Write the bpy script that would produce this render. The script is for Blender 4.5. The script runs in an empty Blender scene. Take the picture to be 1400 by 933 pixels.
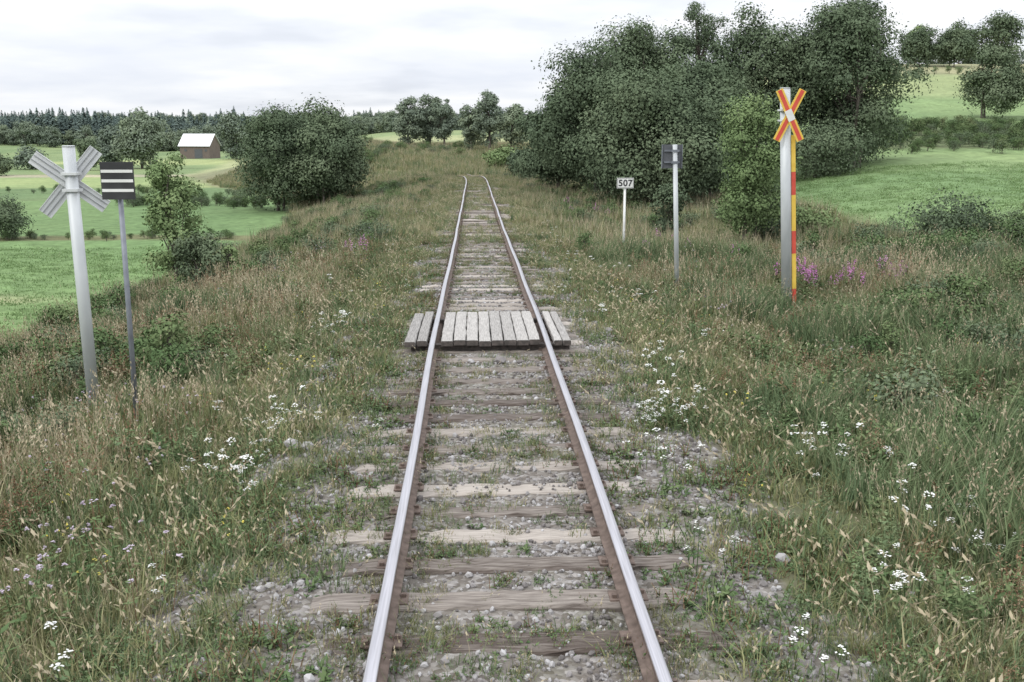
import bpy, math, numpy as np
from mathutils import Vector, Matrix
R=math.radians
rng=np.random.default_rng(7)
scene=bpy.context.scene
# ------------------------------------------------------------------ helpers
def ss(a,b,x):
    t=np.clip((x-a)/(b-a),0,1); return t*t*(3-2*t)
def vnoise(x,y,scale,seed=0):
    x=np.asarray(x,float)*scale+seed*17.3; y=np.asarray(y,float)*scale+seed*9.1
    xi=np.floor(x); yi=np.floor(y); fx=x-xi; fy=y-yi
    fx=fx*fx*(3-2*fx); fy=fy*fy*(3-2*fy)
    def h(a,b):
        v=np.sin(a*127.1+b*311.7+seed*74.7)*43758.5453
        return v-np.floor(v)
    return (h(xi,yi)*(1-fx)+h(xi+1,yi)*fx)*(1-fy)+(h(xi,yi+1)*(1-fx)+h(xi+1,yi+1)*fx)*fy
def fbm(x,y,scale,seed=0,o=3):
    s=0;a=.5
    for i in range(o):
        s=s+a*vnoise(x,y,scale*2**i,seed+i); a*=.5
    return s/(1-.5**o)
def build(name,V,quads=None,tris=None,mq=0,mt=0,rnd=None,mats=(),smooth=False):
    me=bpy.data.meshes.new(name)
    V=np.asarray(V,np.float32).reshape(-1,3)
    q=np.zeros((0,4),int) if quads is None else np.asarray(quads,int).reshape(-1,4)
    t=np.zeros((0,3),int) if tris is None else np.asarray(tris,int).reshape(-1,3)
    me.vertices.add(len(V)); me.vertices.foreach_set('co',V.ravel())
    lo=np.concatenate([q.ravel(),t.ravel()]).astype(np.int32)
    me.loops.add(len(lo)); me.loops.foreach_set('vertex_index',lo)
    me.polygons.add(len(q)+len(t))
    ls=np.concatenate([np.arange(len(q))*4,len(q)*4+np.arange(len(t))*3]).astype(np.int32)
    me.polygons.foreach_set('loop_start',ls)
    mi=np.concatenate([np.broadcast_to(mq,(len(q),)),np.broadcast_to(mt,(len(t),))]).astype(np.int32)
    me.polygons.foreach_set('material_index',mi)
    if smooth: me.polygons.foreach_set('use_smooth',np.ones(len(q)+len(t),bool))
    me.update(calc_edges=True)
    if rnd is not None:
        a=me.attributes.new('rnd','FLOAT','POINT'); a.data.foreach_set('value',np.asarray(rnd,np.float32))
    for m in mats: me.materials.append(m)
    return me
def obj(name,me,loc=(0,0,0),parent=None,link=True):
    o=bpy.data.objects.new(name,me); o.location=loc
    if link: scene.collection.objects.link(o)
    if parent: o.parent=parent
    return o
class MB:
    def __init__(s): s.V=[];s.F=[];s.M=[];s.R=[]
    def add(s,vs,fs,m=0,r=.5):
        b=len(s.V); s.V+= [tuple(v) for v in vs]; s.F+=[tuple(i+b for i in f) for f in fs]; s.M+=[m]*len(fs); s.R+=[r]*len(vs)
    def box(s,c,d,m=0,r=.5,rot=None):
        x,y,z=[k/2 for k in d]
        vs=[Vector(p) for p in [(-x,-y,-z),(x,-y,-z),(x,y,-z),(-x,y,-z),(-x,-y,z),(x,-y,z),(x,y,z),(-x,y,z)]]
        if rot is not None: vs=[rot@v for v in vs]
        vs=[v+Vector(c) for v in vs]
        s.add(vs,[(0,3,2,1),(4,5,6,7),(0,1,5,4),(1,2,6,5),(2,3,7,6),(3,0,4,7)],m,r)
    def tube(s,p,q,r0,r1,n=12,m=0,caps=True,r=.5):
        p=Vector(p);q=Vector(q);d=(q-p).normalized()
        a=d.orthogonal().normalized(); b=d.cross(a)
        vs=[];
        for c,rr in((p,r0),(q,r1)):
            for i in range(n):
                t=2*math.pi*i/n; vs.append(c+a*math.cos(t)*rr+b*math.sin(t)*rr)
        fs=[(i,(i+1)%n,n+(i+1)%n,n+i) for i in range(n)]
        if caps: fs+= [tuple(range(n-1,-1,-1)),tuple(range(n,2*n))]
        s.add(vs,fs,m,r)
    def mesh(s,name,mats,smooth=False):
        me=bpy.data.meshes.new(name); me.from_pydata(s.V,[],s.F)
        me.polygons.foreach_set('material_index',s.M)
        a=me.attributes.new('rnd','FLOAT','POINT'); a.data.foreach_set('value',s.R)
        for m in mats: me.materials.append(m)
        if smooth: me.polygons.foreach_set('use_smooth',[len(f)==4 for f in s.F])
        me.update(); return me
# ------------------------------------------------------------------ terrain function
gy=np.arange(-400,3200,1.0)
def prof(pts,sig=3):
    p=np.array(pts,float); z=np.interp(gy,p[:,0],p[:,1])
    k=np.exp(-np.arange(-12,13)**2/(2*sig*sig)); k/=k.sum()
    return np.convolve(np.pad(z,12,'edge'),k,'valid')
ZT=prof([(-400,0),(13,0),(15,-.06),(18,-.2),(28,-.47),(38,-.75),(72,-1.45),(84,-1.62),(96,-2.2),(112,-2.1),(130,-1.5),(155,-.9),(190,-1.0),(260,-1.8),(400,-2.5),(700,-3),(1200,4),(3200,12)],2)
ZLp=prof([(-400,-2.4),(20,-2.5),(55,-3.4),(80,-4),(120,-5.3),(200,-7.5),(380,-10.6),(600,-9.5),(900,-2),(1500,6),(3200,14)],5)
ZRp=prof([(-400,-.3),(35,-.25),(60,.05),(76,.4),(90,2.1),(110,3.9),(150,8.2),(200,13.5),(260,15),(500,15),(3200,20)],3)
def zt(y): return np.interp(y,gy,ZT)
def cx(y):
    y=np.asarray(y,float); t=np.clip(y-74,0,60); return -(t*t)/(2*190)-np.clip(y-134,0,60)*.2
def cxs(y): return cx(y)
def ground(x,y):
    x=np.asarray(x,float);y=np.asarray(y,float)
    s=x-cxs(y); c=zt(y)-.188
    c=c-.10*ss(1.6,2.6,np.abs(s))
    L=np.interp(y,gy,ZLp); Rr=np.interp(y,gy,ZRp)
    wl=np.clip((-s-1.9)/(8.8+np.clip(y-60,0,500)*.16),0,1); wl=.65*wl+.35*wl*wl*(3-2*wl)
    x0=6+.05*y; x1=12.5+.25*np.clip(y,0,1e9)
    wr=ss(x0,x1,x)
    ditch=-.42*ss(2.0,5,s)
    z=np.where(s<0,c*(1-wl)+L*wl,(c+ditch)*(1-wr)+Rr*wr)
    rough=ss(1.5,4,np.abs(s))
    z=z+(fbm(x,y,.45,3)-.5)*.32*rough+(fbm(x,y,2.2,5)-.5)*.065
    z=z+(fbm(x,y,.012,9)-.5)*ss(150,600,y)*8
    return z
# ------------------------------------------------------------------ materials
def nt(name):
    m=bpy.data.materials.new(name); m.use_nodes=True; t=m.node_tree
    for n in list(t.nodes): t.nodes.remove(n)
    return m,t,t.nodes,t.links
def ramp(N,stops,interp='LINEAR'):
    r=N.new('ShaderNodeValToRGB'); r.color_ramp.interpolation=interp
    e=r.color_ramp.elements
    while len(e)<len(stops): e.new(.5)
    for i,(p,c) in enumerate(stops):
        e[i].position=p; e[i].color=(*c,1) if len(c)==3 else c
    return r
def math_(N,L,op,a,b):
    n=N.new('ShaderNodeMath'); n.operation=op
    for i,v in enumerate((a,b)):
        if isinstance(v,(int,float)): n.inputs[i].default_value=v
        else: L.new(v,n.inputs[i])
    return n.outputs[0]
def foliage(name,cols,nscale=.5,w=(.4,.3,.3)):
    m,t,N,L=nt(name)
    at=N.new('ShaderNodeAttribute'); at.attribute_name='rnd'
    oi=N.new('ShaderNodeObjectInfo'); g=N.new('ShaderNodeNewGeometry')
    no=N.new('ShaderNodeTexNoise'); no.inputs['Scale'].default_value=nscale; no.inputs['Detail'].default_value=1
    L.new(g.outputs['Position'],no.inputs['Vector'])
    nn=N.new('ShaderNodeMapRange'); nn.inputs['From Min'].default_value=.3; nn.inputs['From Max'].default_value=.7; L.new(no.outputs['Fac'],nn.inputs['Value'])
    v=math_(N,L,'ADD',math_(N,L,'MULTIPLY',at.outputs['Fac'],w[0]),math_(N,L,'ADD',math_(N,L,'MULTIPLY',oi.outputs['Random'],w[1]),math_(N,L,'MULTIPLY',nn.outputs[0],w[2])))
    k=len(cols); r=ramp(N,[(.1+.8*i/(k-1),c) for i,c in enumerate(cols)]); L.new(v,r.inputs['Fac'])
    p=N.new('ShaderNodeBsdfDiffuse'); L.new(r.outputs['Color'],p.inputs['Color'])
    o=N.new('ShaderNodeOutputMaterial'); L.new(p.outputs[0],o.inputs['Surface'])
    return m
def simple(name,c1,c2,scale=8,rough=.6,metal=0,bump=.0,stretch=(1,1,1),spec=.4,attr=False,detail=5,aw=.45):
    m,t,N,L=nt(name)
    tc=N.new('ShaderNodeTexCoord'); mp=N.new('ShaderNodeMapping'); mp.inputs['Scale'].default_value=stretch
    L.new(tc.outputs['Object'],mp.inputs['Vector'])
    no=N.new('ShaderNodeTexNoise'); no.inputs['Scale'].default_value=scale; no.inputs['Detail'].default_value=detail
    L.new(mp.outputs[0],no.inputs['Vector'])
    v=no.outputs['Fac']
    if attr:
        at=N.new('ShaderNodeAttribute'); at.attribute_name='rnd'
        v=math_(N,L,'ADD',math_(N,L,'MULTIPLY',v,1-aw),math_(N,L,'MULTIPLY',at.outputs['Fac'],aw))
    r=ramp(N,[(.3,c1),(.7,c2)]); L.new(v,r.inputs['Fac'])
    p=N.new('ShaderNodeBsdfPrincipled'); p.inputs['Roughness'].default_value=rough; p.inputs['Metallic'].default_value=metal
    p.inputs['Specular IOR Level'].default_value=spec
    L.new(r.outputs['Color'],p.inputs['Base Color'])
    if bump:
        b=N.new('ShaderNodeBump'); b.inputs['Strength'].default_value=bump; b.inputs['Distance'].default_value=.01
        L.new(no.outputs['Fac'],b.inputs['Height']); L.new(b.outputs[0],p.inputs['Normal'])
    o=N.new('ShaderNodeOutputMaterial'); L.new(p.outputs[0],o.inputs['Surface'])
    return m
M_bark=simple('bark',(.07,.055,.045),(.16,.14,.12),6,.9,bump=.6,stretch=(4,4,1))
M_leaf_dark=foliage('leaves_willow',[(.075,.10,.066),(.098,.13,.08),(.125,.16,.097),(.16,.195,.12)],.3,w=(.4,.25,.35))
M_leaf_lt=foliage('leaves_birch',[(.12,.17,.075),(.16,.22,.10),(.205,.265,.125),(.26,.315,.16)],.35)
M_leaf_far=foliage('leaves_distant_hazed',[(.12,.15,.12),(.15,.185,.14),(.19,.23,.16),(.235,.275,.17)],.05)  # distance haze painted into the leaf colours, paler and bluer than near leaves
M_spruce=foliage('needles_distant_hazed',[(.085,.115,.11),(.11,.145,.13),(.14,.175,.15)],.05)  # needle tones bluer and paler to imitate haze in the air
M_grass=foliage('grass_blades',[(.10,.125,.06),(.15,.175,.08),(.21,.22,.105),(.28,.265,.15),(.38,.335,.22)],.4,w=(.35,.3,.35))
M_grassg=foliage('grass_blades_lush',[(.08,.115,.062),(.115,.16,.083),(.16,.205,.105),(.22,.25,.135)],.35)
M_field=foliage('field_grass_blades',[(.14,.21,.09),(.16,.235,.10),(.18,.255,.115)],.12)
M_straw=foliage('straw_stems',[(.28,.23,.15),(.39,.335,.23),(.48,.42,.31)],.8)
M_reddish=foliage('dock_seed',[(.17,.09,.06),(.24,.15,.095),(.31,.23,.15)],.8)
M_weed=foliage('weed_leaves',[(.055,.09,.042),(.085,.13,.058),(.125,.17,.078),(.19,.21,.11)],.6)
M_white=foliage('white_petals',[(.56,.56,.53),(.66,.66,.63),(.75,.75,.73)],.8)
M_lilac=foliage('lilac_petals',[(.33,.27,.33),(.43,.37,.43),(.50,.45,.50)],.8)
M_magenta=foliage('magenta_petals',[(.42,.14,.36),(.54,.23,.48),(.58,.34,.54)],.8)
M_yellow=foliage('yellow_petals',[(.55,.46,.08),(.65,.56,.15)],.8)
M_stone=foliage('ballast_stones',[(.11,.10,.095),(.185,.17,.165),(.25,.235,.23),(.325,.315,.31),(.44,.43,.43)],3,w=(.0,.75,.25))
M_rust=simple('rail_side_rust',(.09,.065,.052),(.20,.15,.125),14,.8,.1,bump=.3)
M_railtop=simple('rail_head_steel',(.36,.35,.37),(.53,.52,.55),3,.34,.85,stretch=(30,.6,1))
M_sleeper=simple('sleeper_wood',(.075,.058,.048),(.385,.345,.305),5,.95,0,bump=.9,stretch=(1.2,12,4),attr=True,detail=9,aw=.45)
M_deck=simple('deck_wood',(.17,.16,.15),(.42,.40,.375),5,.9,0,bump=.8,stretch=(16,1,4),attr=True,detail=9,aw=.22)
M_deckend=simple('deck_wood_end',(.05,.045,.04),(.12,.1,.09),20,.9,0)
M_post=simple('galvanised_post',(.42,.44,.45),(.54,.56,.565),5,.5,.2,stretch=(1,1,.3))
M_postd=simple('dark_steel_post',(.15,.16,.185),(.22,.235,.26),7,.5,.3)
M_alu=simple('aluminium_sheet',(.52,.53,.54),(.66,.67,.67),4,.5,.15)
M_alud=simple('aluminium_groove',(.25,.26,.27),(.34,.35,.36),4,.6,.2)
M_wht=simple('white_paint',(.66,.66,.63),(.78,.78,.76),6,.5)
M_blk=simple('black_paint',(.025,.025,.027),(.045,.045,.048),6,.5)
M_dgrey=simple('dark_grey_back',(.08,.085,.095),(.12,.125,.135),6,.6,.1)
M_red=simple('red_reflective',(.54,.07,.05),(.64,.10,.065),6,.45)
M_yel=simple('yellow_reflective',(.70,.46,.07),(.78,.54,.10),6,.45)
M_barnw=simple('barn_boards',(.11,.085,.075),(.21,.17,.15),1.5,.9,stretch=(6,6,.5))
M_roof=simple('barn_metal_roof',(.66,.67,.68),(.78,.79,.80),1,.5,.0,stretch=(4,.3,1))
# ------------------------------------------------------------------ ground sheet
def grow(start,step,f,end):
    a=[start]
    while a[-1]<end: step=min(step*f,400); a.append(a[-1]+step)
    return a
pos=grow(3.04,.08,1.034,3200)
xs=np.array([-p for p in pos][::-1]+list(np.arange(-2.96,3.0,.08))+pos)
ys=np.array([-400,-200,-100,-60,-40,-25,-15,-8,-4,-2,-.5,.5,1.2,1.8]+list(np.arange(2.3,24,.08))+grow(24.05,.085,1.022,3100))
X,Y=np.meshgrid(xs,ys)
Z=ground(X,Y)
nx,ny=len(xs),len(ys)
i=np.arange((ny-1)*(nx-1)); r_=i//(nx-1); c_=i%(nx-1); b_=r_*nx+c_
quads=np.stack([b_,b_+1,b_+nx+1,b_+nx],1)
S=X-cxs(Y); A=np.abs(S)
nz=fbm(X,Y,.6,21)
def C(*c): return np.array(c,float)
col=np.zeros(X.shape+(3,))+C(.11,.115,.06)
def blend(w,c):
    global col
    col=col*(1-w[...,None])+c*w[...,None]
blend(ss(.45,.65,nz),C(.14,.135,.08))
fieldL=-10.8-np.clip(Y-60,0,600)*.16
wl=ss(0,1.0,fieldL-S+(nz-.5)*1.2)
def strip(y0,y1,e=1.0):
    return ss(y0-e,y0+e,Y)*(1-ss(y1-e,y1+e,Y))
blend(wl*(Y<90),C(.145,.22,.095))
blend(wl*strip(54,57,.6),C(.15,.15,.08))
blend(wl*strip(57,100,.8),C(.14,.21,.092))
blend(wl*strip(100,135,3),C(.13,.19,.09))
blend(wl*strip(135,190,4),C(.25,.305,.14))
blend(wl*strip(190,207,3),C(.36,.33,.24))
blend(wl*ss(205,212,Y),C(.18,.235,.115))
blend(wl*strip(290,360,4),C(.28,.325,.155))
blend(wl*ss(500,560,Y),C(.12,.15,.10))
blend(np.exp(-(((X+16.5)/2.2)**2+((Y-33)/.9)**2))*.7,C(.42,.38,.25))
xr=13+.1*np.clip(Y-33,0,300)
wr=ss(0,1.5,X-xr+(nz-.5)*1.5)
blend(wr*ss(32,34,Y+(nz-.5)*3)*(1-ss(77,79,Y)),C(.155,.23,.105))
blend(wr*strip(58,76,3),C(.18,.25,.115))
blend(wr*strip(78,92,1.5),C(.12,.15,.08))
blend(wr*strip(92,150,2),C(.19,.26,.12))
blend(wr*strip(125,170,5),C(.26,.30,.15))
blend(wr*ss(160,175,Y),C(.30,.29,.175))
cen=ss(84,100,Y)*(1-wl)*(1-wr)
blend(cen,C(.21,.20,.125))
blend(cen*ss(170,230,Y)*.8,C(.32,.35,.19))
blend(cen*ss(300,400,Y),C(.21,.26,.13))
blend(ss(600,800,Y),C(.13,.165,.12))
def gravel_zone(x,y):
    """0..1: how much bare ballast shows"""
    a=np.abs(x); n=fbm(x,y,.8,41); n2=fbm(x,y,2.2,45,2)
    core=1-ss(1.25,1.75,a+(n-.5)*1.2)
    shoulder=np.where(x<0,np.exp(-((x+2.05)/.45)**2),np.exp(-((x-1.6)/.5)**2))*ss(.38,.50,n+.25*(n2-.5))
    return np.clip(np.maximum(core,shoulder),0,1)
grav=gravel_zone(S,Y)*(1-ss(66,90,Y))
blend(grav,C(.195,.17,.15))
mossy=grav*ss(.46,.62,fbm(X,Y,1.7,43))*.6
blend(mossy,C(.11,.11,.06))
path=np.exp(-((Y-14.4-(nz-.5)*1.0)/.9)**2)*ss(.8,1.4,A)*(1-ss(2.0,5,A))
blend(path*.5,C(.22,.19,.145))
col*= (.8+.4*fbm(X,Y,6,51))[...,None]
m,t,N,L=nt('ground_surface')
ca=N.new('ShaderNodeAttribute'); ca.attribute_name='basecol'
ga=N.new('ShaderNodeAttribute'); ga.attribute_name='gravel'
g=N.new('ShaderNodeNewGeometry')
n1=N.new('ShaderNodeTexNoise'); n1.inputs['Scale'].default_value=1.6; n1.inputs['Detail'].default_value=9; n1.inputs['Roughness'].default_value=.72
n2=N.new('ShaderNodeTexNoise'); n2.inputs['Scale'].default_value=.06; n2.inputs['Detail'].default_value=6
mpg=N.new('ShaderNodeMapping'); mpg.inputs['Scale'].default_value=(1,.35,1); L.new(g.outputs['Position'],mpg.inputs['Vector'])
vo=N.new('ShaderNodeTexVoronoi'); vo.inputs['Scale'].default_value=26
L.new(g.outputs['Position'],vo.inputs['Vector']); L.new(g.outputs['Position'],n1.inputs['Vector']); L.new(mpg.outputs[0],n2.inputs['Vector'])
r1=ramp(N,[(.3,(.65,.65,.65)),(.7,(1.3,1.3,1.3))]); L.new(n1.outputs['Fac'],r1.inputs['Fac'])
r2=ramp(N,[(.3,(.8,.86,.82)),(.7,(1.18,1.12,1.08))]); L.new(n2.outputs['Fac'],r2.inputs['Fac'])
mul=N.new('ShaderNodeMix'); mul.data_type='RGBA'; mul.blend_type='MULTIPLY'; mul.inputs[0].default_value=1
L.new(ca.outputs['Color'],mul.inputs[6]); L.new(r1.outputs['Color'],mul.inputs[7])
mul2=N.new('ShaderNodeMix'); mul2.data_type='RGBA'; mul2.blend_type='MULTIPLY'; mul2.inputs[0].default_value=1
L.new(mul.outputs[2],mul2.inputs[6]); L.new(r2.outputs['Color'],mul2.inputs[7])
sep=N.new('ShaderNodeSeparateColor'); L.new(vo.outputs['Color'],sep.inputs[0])
r3=ramp(N,[(0,(.085,.072,.065)),(.35,(.16,.145,.135)),(.7,(.245,.23,.22)),(1,(.42,.40,.395))]); L.new(sep.outputs[0],r3.inputs['Fac'])
mx=N.new('ShaderNodeMix'); mx.data_type='RGBA'
gf=math_(N,L,'MULTIPLY',ga.outputs['Fac'],.55); L.new(gf,mx.inputs[0]); L.new(mul2.outputs[2],mx.inputs[6]); L.new(r3.outputs['Color'],mx.inputs[7])
p=N.new('ShaderNodeBsdfPrincipled'); p.inputs['Roughness'].default_value=.95; p.inputs['Specular IOR Level'].default_value=.1
L.new(mx.outputs[2],p.inputs['Base Color'])
b=N.new('ShaderNodeBump'); b.inputs['Strength'].default_value=.6; b.inputs['Distance'].default_value=.03
L.new(math_(N,L,'ADD',n1.outputs['Fac'],math_(N,L,'MULTIPLY',vo.outputs['Distance'],math_(N,L,'MULTIPLY',ga.outputs['Fac'],-1.2))),b.inputs['Height']); L.new(b.outputs[0],p.inputs['Normal'])
o=N.new('ShaderNodeOutputMaterial'); L.new(p.outputs[0],o.inputs['Surface'])
me=build('ground',np.stack([X,Y,Z],-1).reshape(-1,3),quads,mats=[m],smooth=True)
a=me.attributes.new('basecol','FLOAT_COLOR','POINT'); a.data.foreach_set('color',np.concatenate([col,np.ones(X.shape+(1,))],-1).astype(np.float32).ravel())
a=me.attributes.new('gravel','FLOAT','POINT'); a.data.foreach_set('value',grav.astype(np.float32).ravel())
obj('ground',me)
# ------------------------------------------------------------------ railway track
track=bpy.data.objects.new('railway_track',None); scene.collection.objects.link(track)
sec=[(-.029,0),(-.036,-.007),(-.036,-.03),(-.012,-.042),(-.009,-.12),(-.03,-.136),(-.065,-.145),(-.065,-.158),(.065,-.158),(.065,-.145),(.03,-.136),(.009,-.12),(.012,-.042),(.036,-.03),(.036,-.007),(.029,0)]
yy=np.arange(-40,112,1.)
for nm,off in(('left_rail',-.752),('right_rail',.752)):
    V=[];n=len(sec)
    for y in yy:
        wob=.008*math.sin(y*.31+off)+.005*math.sin(y*.9)
        for (sx,sz) in sec: V.append((float(cx(y))+off+sx+wob,y,float(zt(y))+sz))
    q=[];mi=[]
    for k in range(len(yy)-1):
        for j in range(n):
            j2=(j+1)%n; q.append((k*n+j,k*n+j2,(k+1)*n+j2,(k+1)*n+j)); mi.append(1 if j in(n-1,0,n-2) else 0)
    obj(nm,build(nm,V,q,mq=np.array(mi),mats=[M_rust,M_railtop]),parent=track)
sb=MB(); pb=MB()
y=-10.; ysl=[]
while y<96:
    ysl.append(y); y+=.53+rng.uniform(-.05,.05)
for y in ysl:
    zc=float(zt(y))-.163; r=float(np.clip(rng.beta(1.2,1.4),0,1)); L0=1.25+rng.uniform(-.1,.08); L1=1.25+rng.uniform(-.08,.1)
    w=.11+rng.uniform(-.02,.012); ang=rng.uniform(-.02,.02); zt_=zc+rng.uniform(-.014,.004)
    vs=[];K=24
    for k in range(K+1):
        x=-L0+(L0+L1)*k/K; yo=y+x*ang; j=rng.normal(0,.007,4)
        edge=.015 if k in(0,K) else 0
        top=zt_+rng.normal(0,.004)-edge
        vs+=[(x,yo-w+j[0]+edge,zt_-.16),(x,yo-w+j[0]+edge,top-.018),(x,yo-w+.02+j[1]+edge,top),(x,yo+w-.02+j[2]-edge,top+rng.normal(0,.003)),(x,yo+w+j[3]-edge,top-.018),(x,yo+w+j[3]-edge,zt_-.16)]
    fs=[]
    for k in range(K):
        for q_ in range(5): fs.append((k*6+q_,(k+1)*6+q_,(k+1)*6+q_+1,k*6+q_+1))
    fs+=[(0,1,2,3,4,5),tuple(K*6+q_ for q_ in(5,4,3,2,1,0))]
    sb.add(vs,fs,0,r)
    for sx in(-.752,.752):
        pb.box((sx,y,zc+.004),(.24,.14,.012))
        for dx in(-.09,.09):
            pb.box((sx+dx,y+.03*(1 if dx>0 else -1),zc+.02),(.03,.03,.024))
obj('sleepers',sb.mesh('sleepers',[M_sleeper]),parent=track)
obj('base_plates',pb.mesh('base_plates',[M_rust]),parent=track)
db=MB()
def plank(x0,x1,y0,y1):
    g=.007; x0+=g;x1-=g; r=rng.uniform(0,1); K=10; vs=[]
    y0+=rng.uniform(-.03,.03); y1+=rng.uniform(-.05,.05); sk=rng.uniform(-.006,.006)
    dz=rng.uniform(-.012,.008)
    for k in range(K+1):
        yk=y0+(y1-y0)*k/K; zk=float(zt(yk))-.012+dz+rng.normal(0,.0015); e=.009
        j=rng.normal(0,.003,2)+sk*(k/K-.5)
        vs+=[(x0+j[0],yk,zk-.07),(x0+j[0],yk,zk-e),(x0+e+j[0],yk,zk),(x1-e+j[1],yk,zk),(x1+j[1],yk,zk-e),(x1+j[1],yk,zk-.07)]
    fs=[]
    for k in range(K):
        for q_ in range(5): fs.append((k*6+q_,k*6+q_+1,(k+1)*6+q_+1,(k+1)*6+q_))
    db.add(vs,fs,0,r); db.add(vs[:6],[(0,1,2,3,4,5)],1,r); db.add(vs[-6:],[(5,4,3,2,1,0)],1,r)
for k in range(8): plank(-.655+k*.166,-.655+(k+1)*.166-.012*(k==7),13.15,15.6)
plank(-.97,-.83,13.1,15.6); plank(-1.13,-.975,13.05,15.5)
plank(.83,.945,13.15,15.6); plank(.95,1.07,13.12,15.6)
for yb in(13.3,15.3):
    db.box((0,yb,float(zt(yb))-.12),(2.1,.12,.07),1)
obj('level_crossing_deck',db.mesh('level_crossing_deck',[M_deck,M_deckend]))
# ------------------------------------------------------------------ signs
def gz(x,y): return float(ground(np.array([x]),np.array([y]))[0])
def empty(name,loc=(0,0,0)):
    o=bpy.data.objects.new(name,None); o.location=loc; scene.collection.objects.link(o); return o
e=empty('railway_crossing_sign')
p0=Vector((-5.60,14.2,gz(-5.60,14.2)-.3)); p1=Vector((-5.64,14.2,2.44))
mb=MB(); mb.tube(p0,p1,.084,.082,20); mb.tube(p1,p1+Vector((0,0,.012)),.088,.075,20)
obj('post',mb.mesh('post',[M_post],True),parent=e)
for i,(ang,dy) in enumerate(((-38,.125),(50,.15))):
    mb=MB(); rot=Matrix.Rotation(R(14),3,'Z')@Matrix.Rotation(R(-ang),3,'Y')
    c=Vector((-5.71,14.2+dy,1.96))
    mb.box(c,(1.12,.012,.19),0,rot=rot)
    for zz in(-.09,-.033,.033,.09):
        mb.box(c+rot@Vector((0,-.012,zz)),(1.11,.013,.012 if abs(zz)<.05 else .01),0 if abs(zz)>.05 else 1,rot=rot)
    mb.box(c+rot@Vector((0,.009,0)),(1.10,.004,.18),2,rot=rot)
    obj('cross_arm_%d'%(i+1),mb.mesh('cross_arm',[M_alu,M_alud,M_yel]),parent=e)
mb=MB()
for z in(1.86,2.08): mb.box((-5.635,14.2,z),(.21,.20,.035))
obj('clamps',mb.mesh('clamps',[M_alu]),parent=e)
e=empty('striped_signal_board')
mb=MB(); mb.tube((-4.15,11.62,gz(-4.15,11.6)-.3),(-4.13,11.62,2.2),.03,.028,14)
obj('post',mb.mesh('post',[M_postd],True),parent=e)
mb=MB(); mb.box((-4.13,11.57,2.13),(.36,.02,.41),0)
for zz in(2.235,2.13,2.025): mb.box((-4.13,11.557,zz),(.344,.004,.032),1)
mb.box((-4.13,11.59,2.2),(.08,.03,.03),2); mb.box((-4.13,11.59,2.05),(.08,.03,.03),2)
obj('board',mb.mesh('board',[M_blk,M_wht,M_postd]),parent=e)
e=empty('railway_crossing_sign.001')
bx,by=6.22,20.5; tx=5.92
p0=Vector((bx,by,gz(bx,by)-.3)); p1=Vector((tx,by,3.40))
def onpost(z): return p0.lerp(p1,(z-p0.z)/(p1.z-p0.z))
lean=math.atan2(tx-bx,p1.z-p0.z)
mb=MB(); mb.tube(p0,p1,.104,.10,22); mb.tube(p1,p1+Vector((0,0,.012)),.106,.09,22)
obj('post',mb.mesh('post',[M_post],True),parent=e)
for i,ang in enumerate((64,-64)):
    mb=MB(); rot=Matrix.Rotation(R(-ang),3,'Y'); c=onpost(2.88)+Vector((.045,-.14-.018*i,0))
    LL=1.08;W=.15
    mb.box(c,(LL,.012,W),0,rot=rot)
    mb.box(c+rot@Vector((0,-.008,0)),(LL-.02,.004,W*.5),1,rot=rot)
    if i==1: mb.box(c+rot@Vector((0,-.012,0)),(.22,.004,W-.01),2,rot=rot)
    obj('cross_arm_%d'%(i+1),mb.mesh('cross_arm',[M_yel,M_red,M_wht]),parent=e)
mb=MB()
for z in(2.78,2.98): mb.box(onpost(z),(.24,.245,.035))
obj('clamps',mb.mesh('clamps',[M_alu]),parent=e)
mb=MB(); z=2.5;k=0;zb=gz(bx,by)-.1; rl=Matrix.Rotation(lean,3,'Y')
while z>zb:
    h=.72 if k%2==0 else .46; mb.box(onpost(z-h/2)+Vector((.147,-.03,0)),(.085,.02,h-.002),k%2,rot=rl); z-=h;k+=1
for z in(2.2,1.0,-.1): mb.box(onpost(z)+Vector((.06,.0,0)),(.2,.02,.03),2)
obj('marker_strip',mb.mesh('marker_strip',[M_yel,M_red,M_alu]),parent=e)
e=empty('striped_signal_board.001')
bx,by=4.2,22.
mb=MB(); mb.tube((bx+.04,by,gz(bx,by)-.3),(bx-.13,by,2.28),.052,.05,16)
obj('post',mb.mesh('post',[M_post],True),parent=e)
mb=MB(); c=(bx-.17,by+.09,2.03)
mb.box(c,(.42,.02,.5),0)
for dx in(-.215,.215): mb.box((c[0]+dx,c[1]-.012,c[2]),(.014,.05,.51),1)
for dz in(-.12,.12): mb.box((c[0],c[1]-.03,c[2]+dz),(.34,.03,.035),1)
for dz in(-.12,.12): mb.box((bx-.125,by-.045,c[2]+dz),(.16,.02,.05),1)
obj('board',mb.mesh('board',[M_dgrey,M_postd]),parent=e)
e=empty('kilometre_sign')
bx,by=4.05,29.
mb=MB(); mb.tube((bx,by,gz(bx,by)-.3),(bx,by,1.18),.034,.034,12)
obj('post',mb.mesh('post',[M_wht],True),parent=e)
mb=MB(); kz=1.06; mb.box((bx,by-.05,kz),(.47,.02,.29),0)
mb.box((bx,by-.0625,kz),(.445,.004,.265),1)
mb.box((bx,by-.0665,kz),(.425,.003,.245),0)
obj('board',mb.mesh('board',[M_wht,M_blk]),parent=e)
cu=bpy.data.curves.new('digits','FONT'); cu.body='507'; cu.size=.25; cu.align_x='CENTER'; cu.align_y='CENTER'; cu.extrude=.002; cu.offset=.006
cu.materials.append(M_blk); cu.space_character=1.08
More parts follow.
